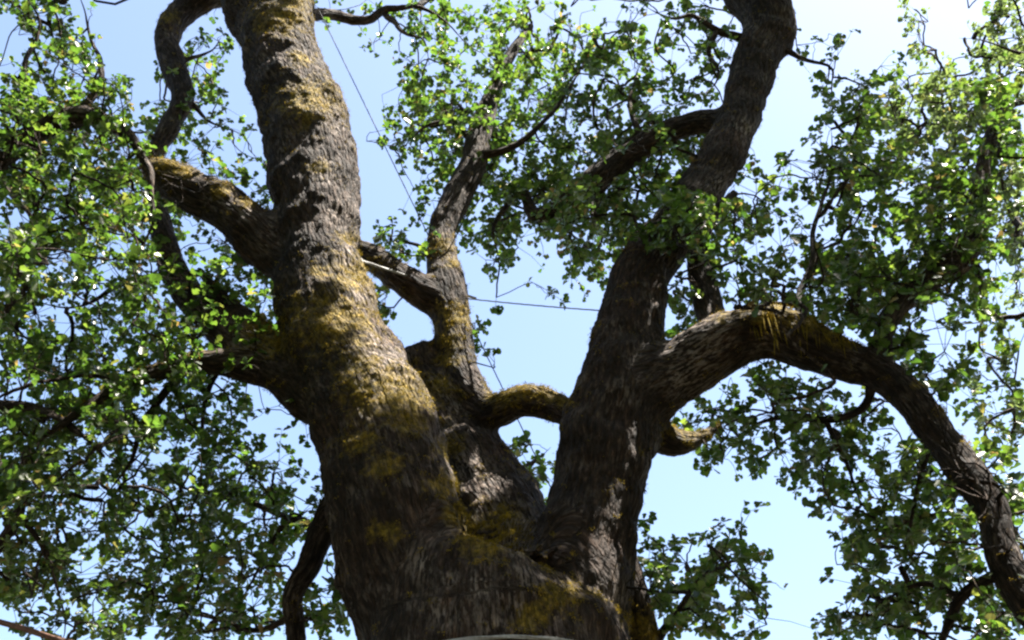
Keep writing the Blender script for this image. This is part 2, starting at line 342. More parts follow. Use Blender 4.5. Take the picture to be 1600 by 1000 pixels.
def frames(c):
    t = np.gradient(c, axis=0); t /= np.linalg.norm(t, axis=1)[:, None] + 1e-9
    n = np.zeros_like(c); ref = np.array([1.0, 0.2, 0]) if abs(t[0][0]) < 0.8 else np.array([0, 0.3, 1.0])
    for i in range(len(c)):
        ref = ref - t[i] * (ref @ t[i]); ref /= np.linalg.norm(ref) + 1e-9; n[i] = ref
    return t, n, np.cross(t, n)

def lean(x, y):
    """the thickest leader and its limbs lean away from the viewer"""
    return 0.8 * min(1.6, max(0.0, (870 - y) / 870)) * min(1.0, max(0.0, (640 - x) / 80))

class Limb:
    pass

limbs = []
for li, (tree, kind, big, clear, pts) in enumerate(LIMBS):
    w = []
    for q in pts:
        if q[0] == W:
            w.append(q[1:])
        else:
            p, dep = P(q[0], q[1], q[2] + (lean(q[0], q[1]) if tree == 'oak' else 0)); w.append((*p, q[3] * dep / FOC))
    L = Limb(); L.tree, L.kind, L.big, L.clear, L.id = tree, kind, big, clear, li
    q = catmull(w, 0.05 if big else 0.06)
    # knots and wobble along the limb
    L.c = q[:, :3]; L.r = q[:, 3]
    s = np.concatenate([[0], np.cumsum(np.linalg.norm(np.diff(L.c, axis=0), axis=1))])
    L.s = s + li * 7.7
    if not big:
        wob = np.stack([perlin(np.stack([L.s * 2.3 + 50 * k, L.s * 0 + li, L.s * 0], 1)) for k in range(3)], 1)
        L.c = L.c + wob * np.minimum(1, s / 0.3)[:, None] * 0.04
    if not big:
        L.r = L.r * 0.8 * (1 - 0.85 * np.clip((s / s[-1] - 0.25) / 0.75, 0, 1) ** 1.2)
    L.r = L.r * (1 + 0.07 * perlin(np.stack([L.s * 2.1, L.s * 0 + 3.3, L.s * 0], 1)))
    L.t, L.n, L.b = frames(L.c)
    limbs.append(L)

def tube(c, r, n, b, sides, cap=True):
    th = np.linspace(0, 2 * math.pi, sides, endpoint=False)
    ring = np.cos(th)[None, :, None] * n[:, None] + np.sin(th)[None, :, None] * b[:, None]
    v = (c[:, None] + ring * r[:, None, None]).reshape(-1, 3)
    m = len(c)
    i = np.arange(m - 1)[:, None] * sides; j = np.arange(sides)[None]; jn = (j + 1) % sides
    f = np.stack([i + j, i + jn, i + sides + jn, i + sides + j], -1).reshape(-1, 4)
    if cap:
        v = np.vstack([v, c[0] - (c[1] - c[0]) * 0.01, c[-1] + (c[-1] - c[-2]) * 0.3])
        a0, a1 = len(v) - 2, len(v) - 1
        j = np.arange(0, sides)
        f0 = np.stack([np.full(sides, a0), (j + 1) % sides, j, j], 1)
        k = (m - 1) * sides
        f1 = np.stack([np.full(sides, a1), k + j, k + (j + 1) % sides, k + j], 1)
        return v, f, (f0[:, :3], f1[:, :3])
    return v, f, None

TREES = {
 'oak': thing('oak_tree', 'massive old oak with mossy trunks forking from one broad bole', 'tree'),
 'near': thing('oak_tree', 'neighbour oak whose sunlit bright green leaves hang beside the bent mossy limb', 'tree'),
 'far': thing('oak_tree', 'oak with glare tinted into its pale leaves, whose leafy crown fills the sky above the arching limb', 'tree'),
}
for k, L0 in (('oak', 0), ('near', None), ('far', None)):
    tr = [l for l in limbs if l.tree == k and l.kind == 'trunk'][0]
    TREES[k].location = (tr.c[0][0], tr.c[0][1], 0)

def local(tree, v):
    return np.asarray(v) - np.array(TREES[tree].location)

# where moss cushions sit: picture position and reach in pixels
MOSS = [(486, 158, 40), (440, 28, 34), (455, 8, 25), (470, 90, 16), (500, 260, 14), (545, 372, 14), (550, 430, 36), (500, 420, 16), (520, 505, 56), (500, 470, 20), (560, 500, 25), (560, 575, 30), (612, 620, 56), (570, 610, 30), (640, 660, 24),
        (560, 690, 26), (600, 730, 24), (690, 760, 22), (712, 800, 16), (700, 700, 20), (690, 605, 18), (765, 835, 40), (745, 850, 20), (790, 800, 16), (712, 495, 26), (675, 515, 18), (700, 530, 18), (700, 560, 18), (690, 385, 20), (710, 410, 10),
        (780, 622, 22), (815, 612, 22), (855, 612, 25), (880, 628, 12), (255, 255, 24), (285, 268, 18), (345, 300, 14), (385, 315, 12), (400, 515, 20), (430, 535, 24), (415, 510, 16), (262, 28, 14), (1090, 676, 24), (1060, 668, 16), (1120, 664, 10),
        (1185, 490, 22), (1205, 485, 24), (1232, 492, 18), (1270, 505, 20), (1300, 520, 16), (1320, 535, 14), (1130, 500, 10), (1480, 640, 12), (1440, 600, 10), (1000, 975, 22), (1018, 990, 18), (870, 930, 30), (830, 960, 24), (735, 842, 14), (300, 545, 18), (250, 560, 14), (210, 575, 12), (600, 830, 22)]

# pale spots, measured the same way: some are lichens, some sunlit bark painted lighter
LICHEN_SUN = [(604, 566, 34), (585, 530, 26), (560, 455, 26), (540, 400, 20), (530, 330, 22), (505, 270, 20), (480, 85, 16), (520, 200, 18), (630, 600, 20), (800, 825, 34), (820, 850, 24), (1090, 545, 46), (1070, 590, 40), (735, 745, 34), (760, 790, 26), (690, 610, 26), (1130, 505, 20), (690, 670, 22), (710, 640, 16),
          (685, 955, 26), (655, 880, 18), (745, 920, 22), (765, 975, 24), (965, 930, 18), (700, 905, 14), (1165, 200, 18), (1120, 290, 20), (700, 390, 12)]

def lichen_sun_field(v, nrm):
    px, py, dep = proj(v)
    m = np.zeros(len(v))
    for (x, y, rr) in LICHEN_SUN:
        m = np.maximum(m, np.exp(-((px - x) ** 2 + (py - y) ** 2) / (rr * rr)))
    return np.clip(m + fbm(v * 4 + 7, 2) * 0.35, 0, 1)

def bark_fields(limb_ids, samp_i, pts, cat):
    """coordinates that run along each limb, for bark that follows the wood"""
    d = pts - cat['c'][samp_i]
    a = np.einsum('ij,ij->i', d, cat['t'][samp_i]); x = np.einsum('ij,ij->i', d, cat['n'][samp_i]); y = np.einsum('ij,ij->i', d, cat['b'][samp_i])
    h = np.hypot(x, y) + 1e-6; r = cat['r'][samp_i]
    s = cat['s'][samp_i] + a
    return np.stack([x / h * r + s * 0.07, y / h * r, s * 0.27 + limb_ids * 3.1], 1), s

def moss_field(v, nrm):
    px, py, dep = proj(v)
    view = v - CAM; view /= np.linalg.norm(view, axis=1)[:, None]
    face = -(np.einsum('ij,ij->i', view, nrm))
    m = np.zeros(len(v))
    for (x, y, rr) in MOSS:
        d2 = (((px - x) * 0.85) ** 2 + ((py - y) * 1.25) ** 2) / (rr * rr)
        m = np.maximum(m, 0.9 * np.exp(-d2 * 0.5) * (face > -0.35))
    up = np.clip(nrm[:, 2] * 1.3 - 0.25, 0, 1) * np.clip(0.5 + 1.6 * fbm(v * 1.3, 2), 0, 1)
    return np.clip(np.maximum(m, up * 0.8) + 0.05, 0, 1)

tuft_root, tuft_n, tuft_len, tuft_limb = [], [], [], []
limb_objs = {}

def remesh_tree(tree, voxel):
    big = [l for l in limbs if l.tree == tree and l.big]
    V, F3, F4, off = [], [], [], 0
    kp, ki = [], []
    for l in big:
        sides = 40 if l.r.max() > 0.3 else 20
        v, f, caps = tube(l.c, l.r, l.n, l.b, sides)
        V.append(v); F4.append(f + off); F3 += [caps[0] + off, caps[1] + off]
        off += len(v)
    me = bpy.data.meshes.new('tmp')
    faces = [tuple(x) for x in np.vstack(F4)] + [tuple(x) for x in np.vstack(F3)]
    me.from_pydata([tuple(x) for x in np.vstack(V)], [], faces)
    o = bpy.data.objects.new('tmp', me); col.objects.link(o)
    md = o.modifiers.new('r', 'REMESH'); md.mode = 'VOXEL'; md.voxel_size = voxel; md.adaptivity = 0
    dg = bpy.context.evaluated_depsgraph_get()
    ev = o.evaluated_get(dg).to_mesh()
    n = len(ev.vertices); v = np.empty(n * 3); ev.vertices.foreach_get('co', v); v = v.reshape(-1, 3)
    nl = len(ev.loops); lv = np.empty(nl, dtype=np.int32); ev.loops.foreach_get('vertex_index', lv)
    tot = np.empty(len(ev.polygons), dtype=np.int32); ev.polygons.foreach_get('loop_total', tot)
    assert (tot == 4).all()
    f = lv.reshape(-1, 4)
    ed = np.empty(len(ev.edges) * 2, dtype=np.int32); ev.edges.foreach_get('vertices', ed); ed = ed.reshape(-1, 2)
    o.evaluated_get(dg).to_mesh_clear()
    bpy.data.objects.remove(o); bpy.data.meshes.remove(me)
    deg = np.bincount(ed.ravel(), minlength=n)[:, None]
    def smooth(v, it, lam=0.6):
        for k in range(it):
            acc = np.stack([np.bincount(ed[:, 0], v[ed[:, 1], j], n) + np.bincount(ed[:, 1], v[ed[:, 0], j], n) for j in range(3)], 1)
            v = v + lam * (acc / deg - v)
        return v
    v = smooth(v, 5)
    # nearest limb sample by distance to the tube's own skin
    cat = {k: np.concatenate([getattr(l, k) for l in big]) for k in ('c', 't', 'n', 'b', 'r', 's')}
    lid = np.concatenate([np.full(len(l.c), l.id) for l in big])
    si = np.empty(n, dtype=np.int64)
    for a in range(0, n, 4000):
        q = v[a:a + 4000]
        d = np.sqrt(np.maximum(0, (q ** 2).sum(1)[:, None] + (cat['c'] ** 2).sum(1)[None] - 2 * q @ cat['c'].T)) / 1.0
        si[a:a + 4000] = np.argmin(d - cat['r'][None], axis=1)
    vid = lid[si]
    v = smooth(v, 26, 0.6 * np.clip(cat['r'][si] / 0.30 - 0.15, 0.02, 1.0)[:, None])
    def normals(v):
        fn = np.cross(v[f[:, 2]] - v[f[:, 0]], v[f[:, 3]] - v[f[:, 1]])
        nn = np.stack([sum(np.bincount(f[:, k], fn[:, j], n) for k in range(4)) for j in range(3)], 1)
        return nn / (np.linalg.norm(nn, axis=1)[:, None] + 1e-12)
    nr = normals(v)
    co, s = bark_fields(vid, si, v, cat)
    rad = cat['r'][si]
    amp = np.clip(rad / 0.35, 0.12, 1.0)
    # swellings, folds across the grain, furrows along the grain
    lump = fbm(v * 2.2, 3) * 0.05 + fbm(v * 5.5 + 9, 2) * 0.014
    fold = np.abs(perlin(np.stack([v[:, 0] * 1.5, v[:, 1] * 1.5, s * 4.0 + perlin(v * 3) * 1.2], 1))) * -0.022 * np.clip(fbm(v * 0.9 + 4, 2) * 3, 0, 1)
    rid = 1 - np.abs(perlin(co * np.array([18, 18, 9.0]) + 0.8 * perlin(co * 5)[:, None]) * 1.7)
    rid2 = 1 - np.abs(perlin(co * np.array([34, 34, 17.0]) + 31) * 1.7)
    chip = perlin(v * np.array([26, 26, 20.0]))
    mo = moss_field(v, nr); lich_sun = lichen_sun_field(v, nr)
    disp = lump * amp + fold * amp + (np.clip(rid, 0, 1) - 0.6) * 0.016 * np.clip(amp, 0.35, 1) * (1 - 0.5 * mo) + (np.clip(rid2, 0, 1) - 0.6) * 0.010 * np.clip(amp, 0.4, 1) + chip * 0.003
    mm = np.clip((mo * 0.66 + fbm(v * np.array([7, 7, 17.0]), 4) * 0.85 - 0.40) * 2.2, 0, 1)
    disp += mm * (0.010 + 0.006 * np.clip(fbm(v * 14, 2), -1, 1)) * np.clip(amp * 1.6, 0.4, 1)
    # soften the seams where one limb grows out of another
    seam = np.zeros(n); dif = vid[ed[:, 0]] != vid[ed[:, 1]]; seam[ed[dif].ravel()] = 1.0
    dg1 = deg[:, 0]
    def spread(a, it):
        for k in range(it):
            a = 0.5 * a + 0.5 * (np.bincount(ed[:, 0], a[ed[:, 1]], n) + np.bincount(ed[:, 1], a[ed[:, 0]], n)) / dg1
        return a
    seam = np.clip(spread(seam, 14) * 7, 0, 1)
    v = smooth(v, 14, 0.6 * seam[:, None])
    disp = disp * (1 - seam) + spread(disp, 12) * seam
    v = v + nr * disp[:, None]
    nr = normals(v)
    px, py, dep = proj(v)
    inview = (px > -40) & (px < 1640) & (py > -40) & (py < 1040)
    fv = vid[f[:, 0]]
    for l in big:
        sel = f[fv == l.id]
        if not len(sel):
            continue
        used, inv = np.unique(sel, return_inverse=True)
        bad = np.where(vid[used] != l.id)[0]           # at a joint, each limb keeps its own grain
        cu = co[used]
        if len(bad):
            lc = {k: getattr(l, k) for k in ('c', 't', 'n', 'b', 'r', 's')}
            vb = v[used[bad]]
            near_i = np.argmin(((vb[:, None] - l.c[None]) ** 2).sum(-1), axis=1)
            cu[bad] = bark_fields(np.full(len(bad), l.id), near_i, vb, lc)[0]
        ob = mesh_obj(l.kind, local(tree, v[used]), inv.reshape(-1, 4), M_BARK, TREES[tree],
                      {'bark_co': ('FLOAT_VECTOR', cu), 'moss': ('FLOAT', mo[used]), 'lichen_sun': ('FLOAT', lich_sun[used])})
        ob.data.normals_split_custom_set_from_vertices([tuple(x) for x in nr[used]])
        limb_objs[l.id] = ob
        cand = used[(mm[used] > 0.18 + 0.40 * rng.random(len(used))) & inview[used]]
        if len(cand):
            tuft_root.append(v[cand]); tuft_n.append(nr[cand]); tuft_len.append(mm[cand]); tuft_limb.append(np.full(len(cand), l.id))

remesh_tree('oak', 0.0215)
remesh_tree('near', 0.04)
remesh_tree('far', 0.045)

# slim branches as their own tubes
for l in limbs:
    if l.big:
        continue
    sides = 12
    v, f, caps = tube(l.c, l.r, l.n, l.b, sides, cap=True)
    ci = np.repeat(np.arange(len(l.c)), sides); ci = np.concatenate([ci, [0, len(l.c) - 1]])
    out = v - l.c[ci]; hl = np.linalg.norm(out, axis=1)[:, None] + 1e-9
    co = np.concatenate([out / hl * l.r[ci][:, None], ], 1)
    co = np.stack([np.einsum('ij,ij->i', co, l.n[ci]), np.einsum('ij,ij->i', co, l.b[ci]), l.s[ci] * 0.22], 1)
    v = v + out / hl * (fbm(v * 14, 2) * 0.18 * l.r[ci])[:, None]
    me = bpy.data.meshes.new(l.kind)
    me.from_pydata([tuple(x) for x in local(l.tree, v)], [], [tuple(x) for x in f] + [tuple(x) for x in caps[0]] + [tuple(x) for x in caps[1]])
    me.polygons.foreach_set('use_smooth', np.ones(len(me.polygons), dtype=bool))
    at = me.attributes.new('bark_co', 'FLOAT_VECTOR', 'POINT'); at.data.foreach_set('vector', co.astype(np.float32).ravel())
    at = me.attributes.new('moss', 'FLOAT', 'POINT'); at.data.foreach_set('value', np.clip(0.15 + 0.5 * fbm(v * 3, 2), 0, 0.6).astype(np.float32))
    me.materials.append(M_BARK)
    o = bpy.data.objects.new(l.kind, me); col.objects.link(o); o.parent = TREES[l.tree]

# ------------------------------------------------------------------ moss tufts
roots = np.concatenate(tuft_root); tn = np.concatenate(tuft_n); tl = np.concatenate(tuft_len); tid = np.concatenate(tuft_limb)
for lid in np.unique(tid):
    idx = np.where(tid == lid)[0]
    rep = 4
    k = rng.choice(idx, min(len(idx) * rep, 15000))
    base = roots[k] + rng.normal(size=(len(k), 3)) * 0.009
    d = tn[k] * 0.7 + rng.normal(size=(len(k), 3)) * 0.55 + np.array([0, 0, -0.45])
    d /= np.linalg.norm(d, axis=1)[:, None]
    px, py, _ = proj(base)
    hang = ((px > 1170) & (px < 1340) & (py > 480) & (py < 545) & (rng.random(len(k)) < 0.05))
    ln = (0.008 + 0.017 * rng.random(len(k)) * tl[k])
    ln = np.where(hang, 0.08 + 0.16 * rng.random(len(k)), ln)
    d = np.where(hang[:, None], d * 0.25 + np.array([0, -0.12, -1.0]), d)
    side = np.cross(d, rng.normal(size=(len(k), 3))); side /= np.linalg.norm(side, axis=1)[:, None] + 1e-9
    wd = np.where(hang, 0.004, 0.0024)[:, None]
    mid = base + d * ln[:, None] * 0.55
    tip = base + d * ln[:, None] + np.array([0, 0, -0.25]) * ln[:, None]
    V = np.stack([base - side * wd, base + side * wd, mid + side * wd, tip, mid - side * wd], 1).reshape(-1, 3)
    m = len(k); o5 = np.arange(m)[:, None] * 5
    F = np.concatenate([o5 + np.array([[0, 1, 2, 4]])], 0)
    tri = o5 + np.array([[4, 2, 3, 3]])
    me = bpy.data.meshes.new('moss')
    vv = local('oak' if limbs[lid].tree == 'oak' else limbs[lid].tree, V).astype(np.float32)
    loops = np.concatenate([F, tri[:, :3]], 1)
    me.vertices.add(len(vv)); me.vertices.foreach_set('co', vv.ravel())
    me.loops.add(loops.size); me.loops.foreach_set('vertex_index', loops.astype(np.int32).ravel())
    me.polygons.add(2 * m)
    st = (np.arange(m)[:, None] * 7 + np.array([[0, 4]])).ravel()
    me.polygons.foreach_set('loop_start', st.astype(np.int32)); me.update(calc_edges=True)
    me.materials.append(M_MOSS)
    o = bpy.data.objects.new('moss', me); col.objects.link(o); o.parent = limb_objs[int(lid)]; o['kind'] = 'stuff'

# ------------------------------------------------------------------ the strap round the bole, laid on the bark
bpy.context.view_layer.update()
_dg = bpy.context.evaluated_depsgraph_get()
_zs = float(P(838, 997, 5.9)[0][2])
strap = []
for a in np.linspace(0, 2 * math.pi, 73):
    dv = np.array([math.cos(a), math.sin(a), 0])
    cpt = np.array([-0.11, 6.8, _zs + 0.05 * math.cos(a)])
    hit = scene.ray_cast(_dg, Vector(cpt + dv * 3), Vector(-dv))
    strap.append(np.linalg.norm(np.array(hit[1])[:2] - cpt[:2]) if hit[0] else 0.9)
strap = np.array(strap[:-1])
strap = np.max([np.roll(strap, k) for k in range(-2, 3)], 0); strap = np.mean([np.roll(strap, k) for k in range(-2, 3)], 0) + 0.012
STRAP = [(-0.11 + r_ * math.cos(a), 6.8 + r_ * math.sin(a), _zs + 0.05 * math.cos(a)) for a, r_ in zip(np.linspace(0, 2 * math.pi, 73)[:-1], strap)]
STRAP.append(STRAP[0])

# ------------------------------------------------------------------ foliage: how thick the leaves stand across the view (40 px cells, 0-9)
DENS = """
8852...22...44356546732256654..212.42268
7784..145...31345655676786555..332.52.58
6465214652.....45677778765544..431233478
8887745541.....46676778767632..336778898
9988766663.....57887887788863..157888998
99998765441...266788888888865.3358888888
99999996663....4567888888888666268788888
99999986464...2.448899999999876355768888
86899883344...33447878999999985344568888
9788667553....35536742789998875446678867
98865563575....32.24.266..57765788886546
89677687686...54....2352..37776888845465
87688887887...65..45.11...56355558751545
88877787884...4...52..2...4.......57.356
7888877865........3...1....137422..54345
689998675613..............26788765..3577
9998888865231.............577887884.4358
998675678723.......453....16534887563368
9863788878652......565.....3243865776537
9745778888765.......35.......43645657736
8574778886774...........35223...25678846
878586788775.2..........3666762.48778845
88667878855344..........3777751.25767645
75466768764365..........2677651.37768775
65437678666355..........036664.167667666
"""
rows = [r for r in DENS.split() if r]
for r in rows:
    assert len(r) == 40, (len(r), r)
D = np.array([[0 if c == '.' else int(c) for c in r] for r in rows], float) / 9.0

def density(x, y):
    gx = np.clip(x / 40 - 0.5, 0, 38.999); gy = np.clip(y / 40 - 0.5, 0, 23.999)
    i = gx.astype(int); j = gy.astype(int); a = gx - i; b = gy - j
    a = a * a * (3 - 2 * a); b = b * b * (3 - 2 * b)
    return D[j, i] * (1 - a) * (1 - b) + D[j, i + 1] * a * (1 - b) + D[j + 1, i] * (1 - a) * b + D[j + 1, i + 1] * a * b

# samples of all limbs, used to hang the foliage on
S_c = np.concatenate([l.c for l in limbs]); S_r = np.concatenate([l.r for l in limbs])
S_id = np.concatenate([np.full(len(l.c), l.id) for l in limbs])
S_tree = np.array([l.tree for l in limbs])[S_id]
sx, sy, sz = proj(S_c)
leafy = np.array([l.kind != 'trunk' and not (l.kind == 'leader') for l in limbs])[S_id]

COVER = 1.6
LEAVES_PER = 7
LEAF_PX = 33.0                     # picture area of one leaf
cyy, cxx = np.mgrid[0:25, 0:40] * 40 + 20
zone = np.where(cxx < 460, 0.85, 1.0) * np.where((cxx > 620) & (cxx < 1140) & (cyy < 440), 1.45, 1.0) * np.where((cxx > 1280) & (cyy < 500), 1.4, 1.0) * np.where((cxx > 1000) & (cyy > 560), 0.72, 1.0)
want = -np.log(1 - 0.93 * D) * COVER * zone
per_cell = want * 1600.0 / LEAF_PX / LEAVES_PER
n_cell = rng.poisson(per_cell)
jj, ii = np.nonzero(n_cell)
rep = n_cell[jj, ii]
rx = (np.repeat(ii, rep) + rng.random(rep.sum())) * 40.0
ry = (np.repeat(jj, rep) + rng.random(rep.sum())) * 40.0
# draw neighbours together into sprays
q = np.stack([rx / 46, ry / 46, rx * 0], 1)
rx = rx + 20 * perlin(q + 3); ry = ry + 20 * perlin(q + 40)
keep = rng.random(len(rx)) < np.clip((density(rx, ry) - 0.05) * 3, 0, 1)
rx, ry = rx[keep], ry[keep]
# distance: that of the limbs nearby, with waves of nearer and farther sprays
pick = np.where(leafy & (sz > 0.5) & (S_r < 0.25))[0]
Ywant = np.empty(len(rx))
for a in range(0, len(rx), 1000):
    d2 = (rx[a:a + 1000, None] - sx[pick][None]) ** 2 + (ry[a:a + 1000, None] - sy[pick][None]) ** 2
    d2 = d2 * rng.uniform(0.4, 1.6, size=d2.shape)
    Ywant[a:a + 1000] = S_c[pick][np.argmin(d2, 1), 1]
wave = fbm(np.stack([rx / 130, ry / 130, rx * 0 + 5], 1), 2)
Ywant = Ywant + 1.0 * wave + rng.normal(size=len(rx)) * 0.55 + 0.2
near_zone = np.exp(-(((rx - 20) / 120) ** 2 + ((ry - 390) / 90) ** 2))
Ywant = np.clip(Ywant, 4.8, 11) - 1.0 * near_zone
ros = np.stack([P(x, y, Y)[0] for x, y, Y in zip(rx, ry, Ywant)])

# the rest of the crowns, beyond the frame, with leaf masses added for shade
def crown(center, radii, count, zmin):
    u = rng.normal(size=(count, 3)); u /= np.linalg.norm(u, axis=1)[:, None]
    rr = rng.uniform(0.35, 1.0, count) ** 0.6
    p = np.array(center) + u * rr[:, None] * np.array(radii)
    cl = fbm(p * 0.75, 2)
    p = p[(cl > -0.22) & (p[:, 2] > zmin)]
    x, y, z = proj(p)
    inside = (z > 0) & (x > -50) & (x < 1650) & (y > -50) & (y < 1050)
    return p[~inside]
cr_oak = crown((0.2, 6.0, 11.0), (9.5, 9.5, 7.0), 24000, 3.4)
sun_screen = crown(tuple(np.array([0.6, 6.8, 6.0]) + 8.5 * SUNV), (2.4, 2.6, 1.9), 4200, 5.0)  # unseen leaf mass added towards the sun to shade the trunks
sky_screen = crown((0.2, 0.5, 9.0), (9.5, 6.5, 6.5), 17000, 2.8); sky_screen = sky_screen[sky_screen[:, 1] < 3.5]  # unseen leaf mass added around and behind the viewer to cut ambient light
cr_oak = np.concatenate([cr_oak, sun_screen, sky_screen])
cr_near = crown((-6.6, 7.3, 9.0), (4.2, 4.0, 4.6), 3500, 4.2)
cr_far = crown((8.6, 9.2, 10.5), (4.0, 4.0, 5.0), 3500, 4.5)
cl_keep = lambda p: p[np.linalg.norm(p - CAM, axis=1) > 3.4]
allr = np.concatenate([ros, cl_keep(cr_oak), cl_keep(cr_near), cl_keep(cr_far)])
in_frame = np.zeros(len(allr), bool); in_frame[:len(ros)] = True
tree_names = ['oak', 'near', 'far']
forced = np.concatenate([np.full(len(ros), -1), np.full(len(cl_keep(cr_oak)), 0), np.full(len(cl_keep(cr_near)), 1), np.full(len(cl_keep(cr_far)), 2)])
best = np.full(len(allr), 1e9); owner = np.zeros(len(allr), int)
for k, t in enumerate(tree_names):
    c = S_c[(S_tree == t)][::2]
    dmin = np.concatenate([np.sqrt(((allr[a:a + 1000, None] - c[None]) ** 2).sum(-1)).min(1) for a in range(0, len(allr), 1000)])
    better = dmin < best; best[better] = dmin[better]; owner[better] = k
owner = np.where(forced >= 0, forced, owner)

# sunny gaps: sprays standing between the sun and these sunlit patches of bark are missing
SUNNY = [(490, 165, 6.45, 46), (520, 330, 6.4, 30), (545, 430, 6.4, 44), (555, 500, 6.4, 50), (600, 560, 6.4, 50), (620, 620, 6.4, 52), (480, 60, 6.4, 38), (800, 825, 7.4, 34), (775, 800, 7.4, 22), (705, 505, 7.5, 32), (700, 385, 7.6, 24),
         (830, 615, 7.2, 32), (265, 260, 6.3, 26), (1090, 540, 6.4, 30), (425, 525, 6.55, 26), (1200, 495, 6.3, 34), (1080, 675, 7.0, 24), (650, 640, 6.5, 24), (705, 690, 7.6, 26), (735, 740, 7.55, 24), (690, 770, 6.5, 18), (535, 250, 6.4, 26), (510, 110, 6.4, 22), (530, 380, 6.4, 30), (300, 540, 6.4, 24)]
block = np.zeros(len(allr), bool)
for (x, y, Y, rr) in SUNNY:
    p, dep = P(x, y, Y + lean(x, y)); rad = rr * dep / FOC
    d = allr - p; a = d @ SUNV
    off = np.linalg.norm(d - a[:, None] * SUNV, axis=1)
    block |= (a > 0.15) & (off < rad + 0.10)
keep = ~block
allr, in_frame, owner = allr[keep], in_frame[keep], owner[keep]

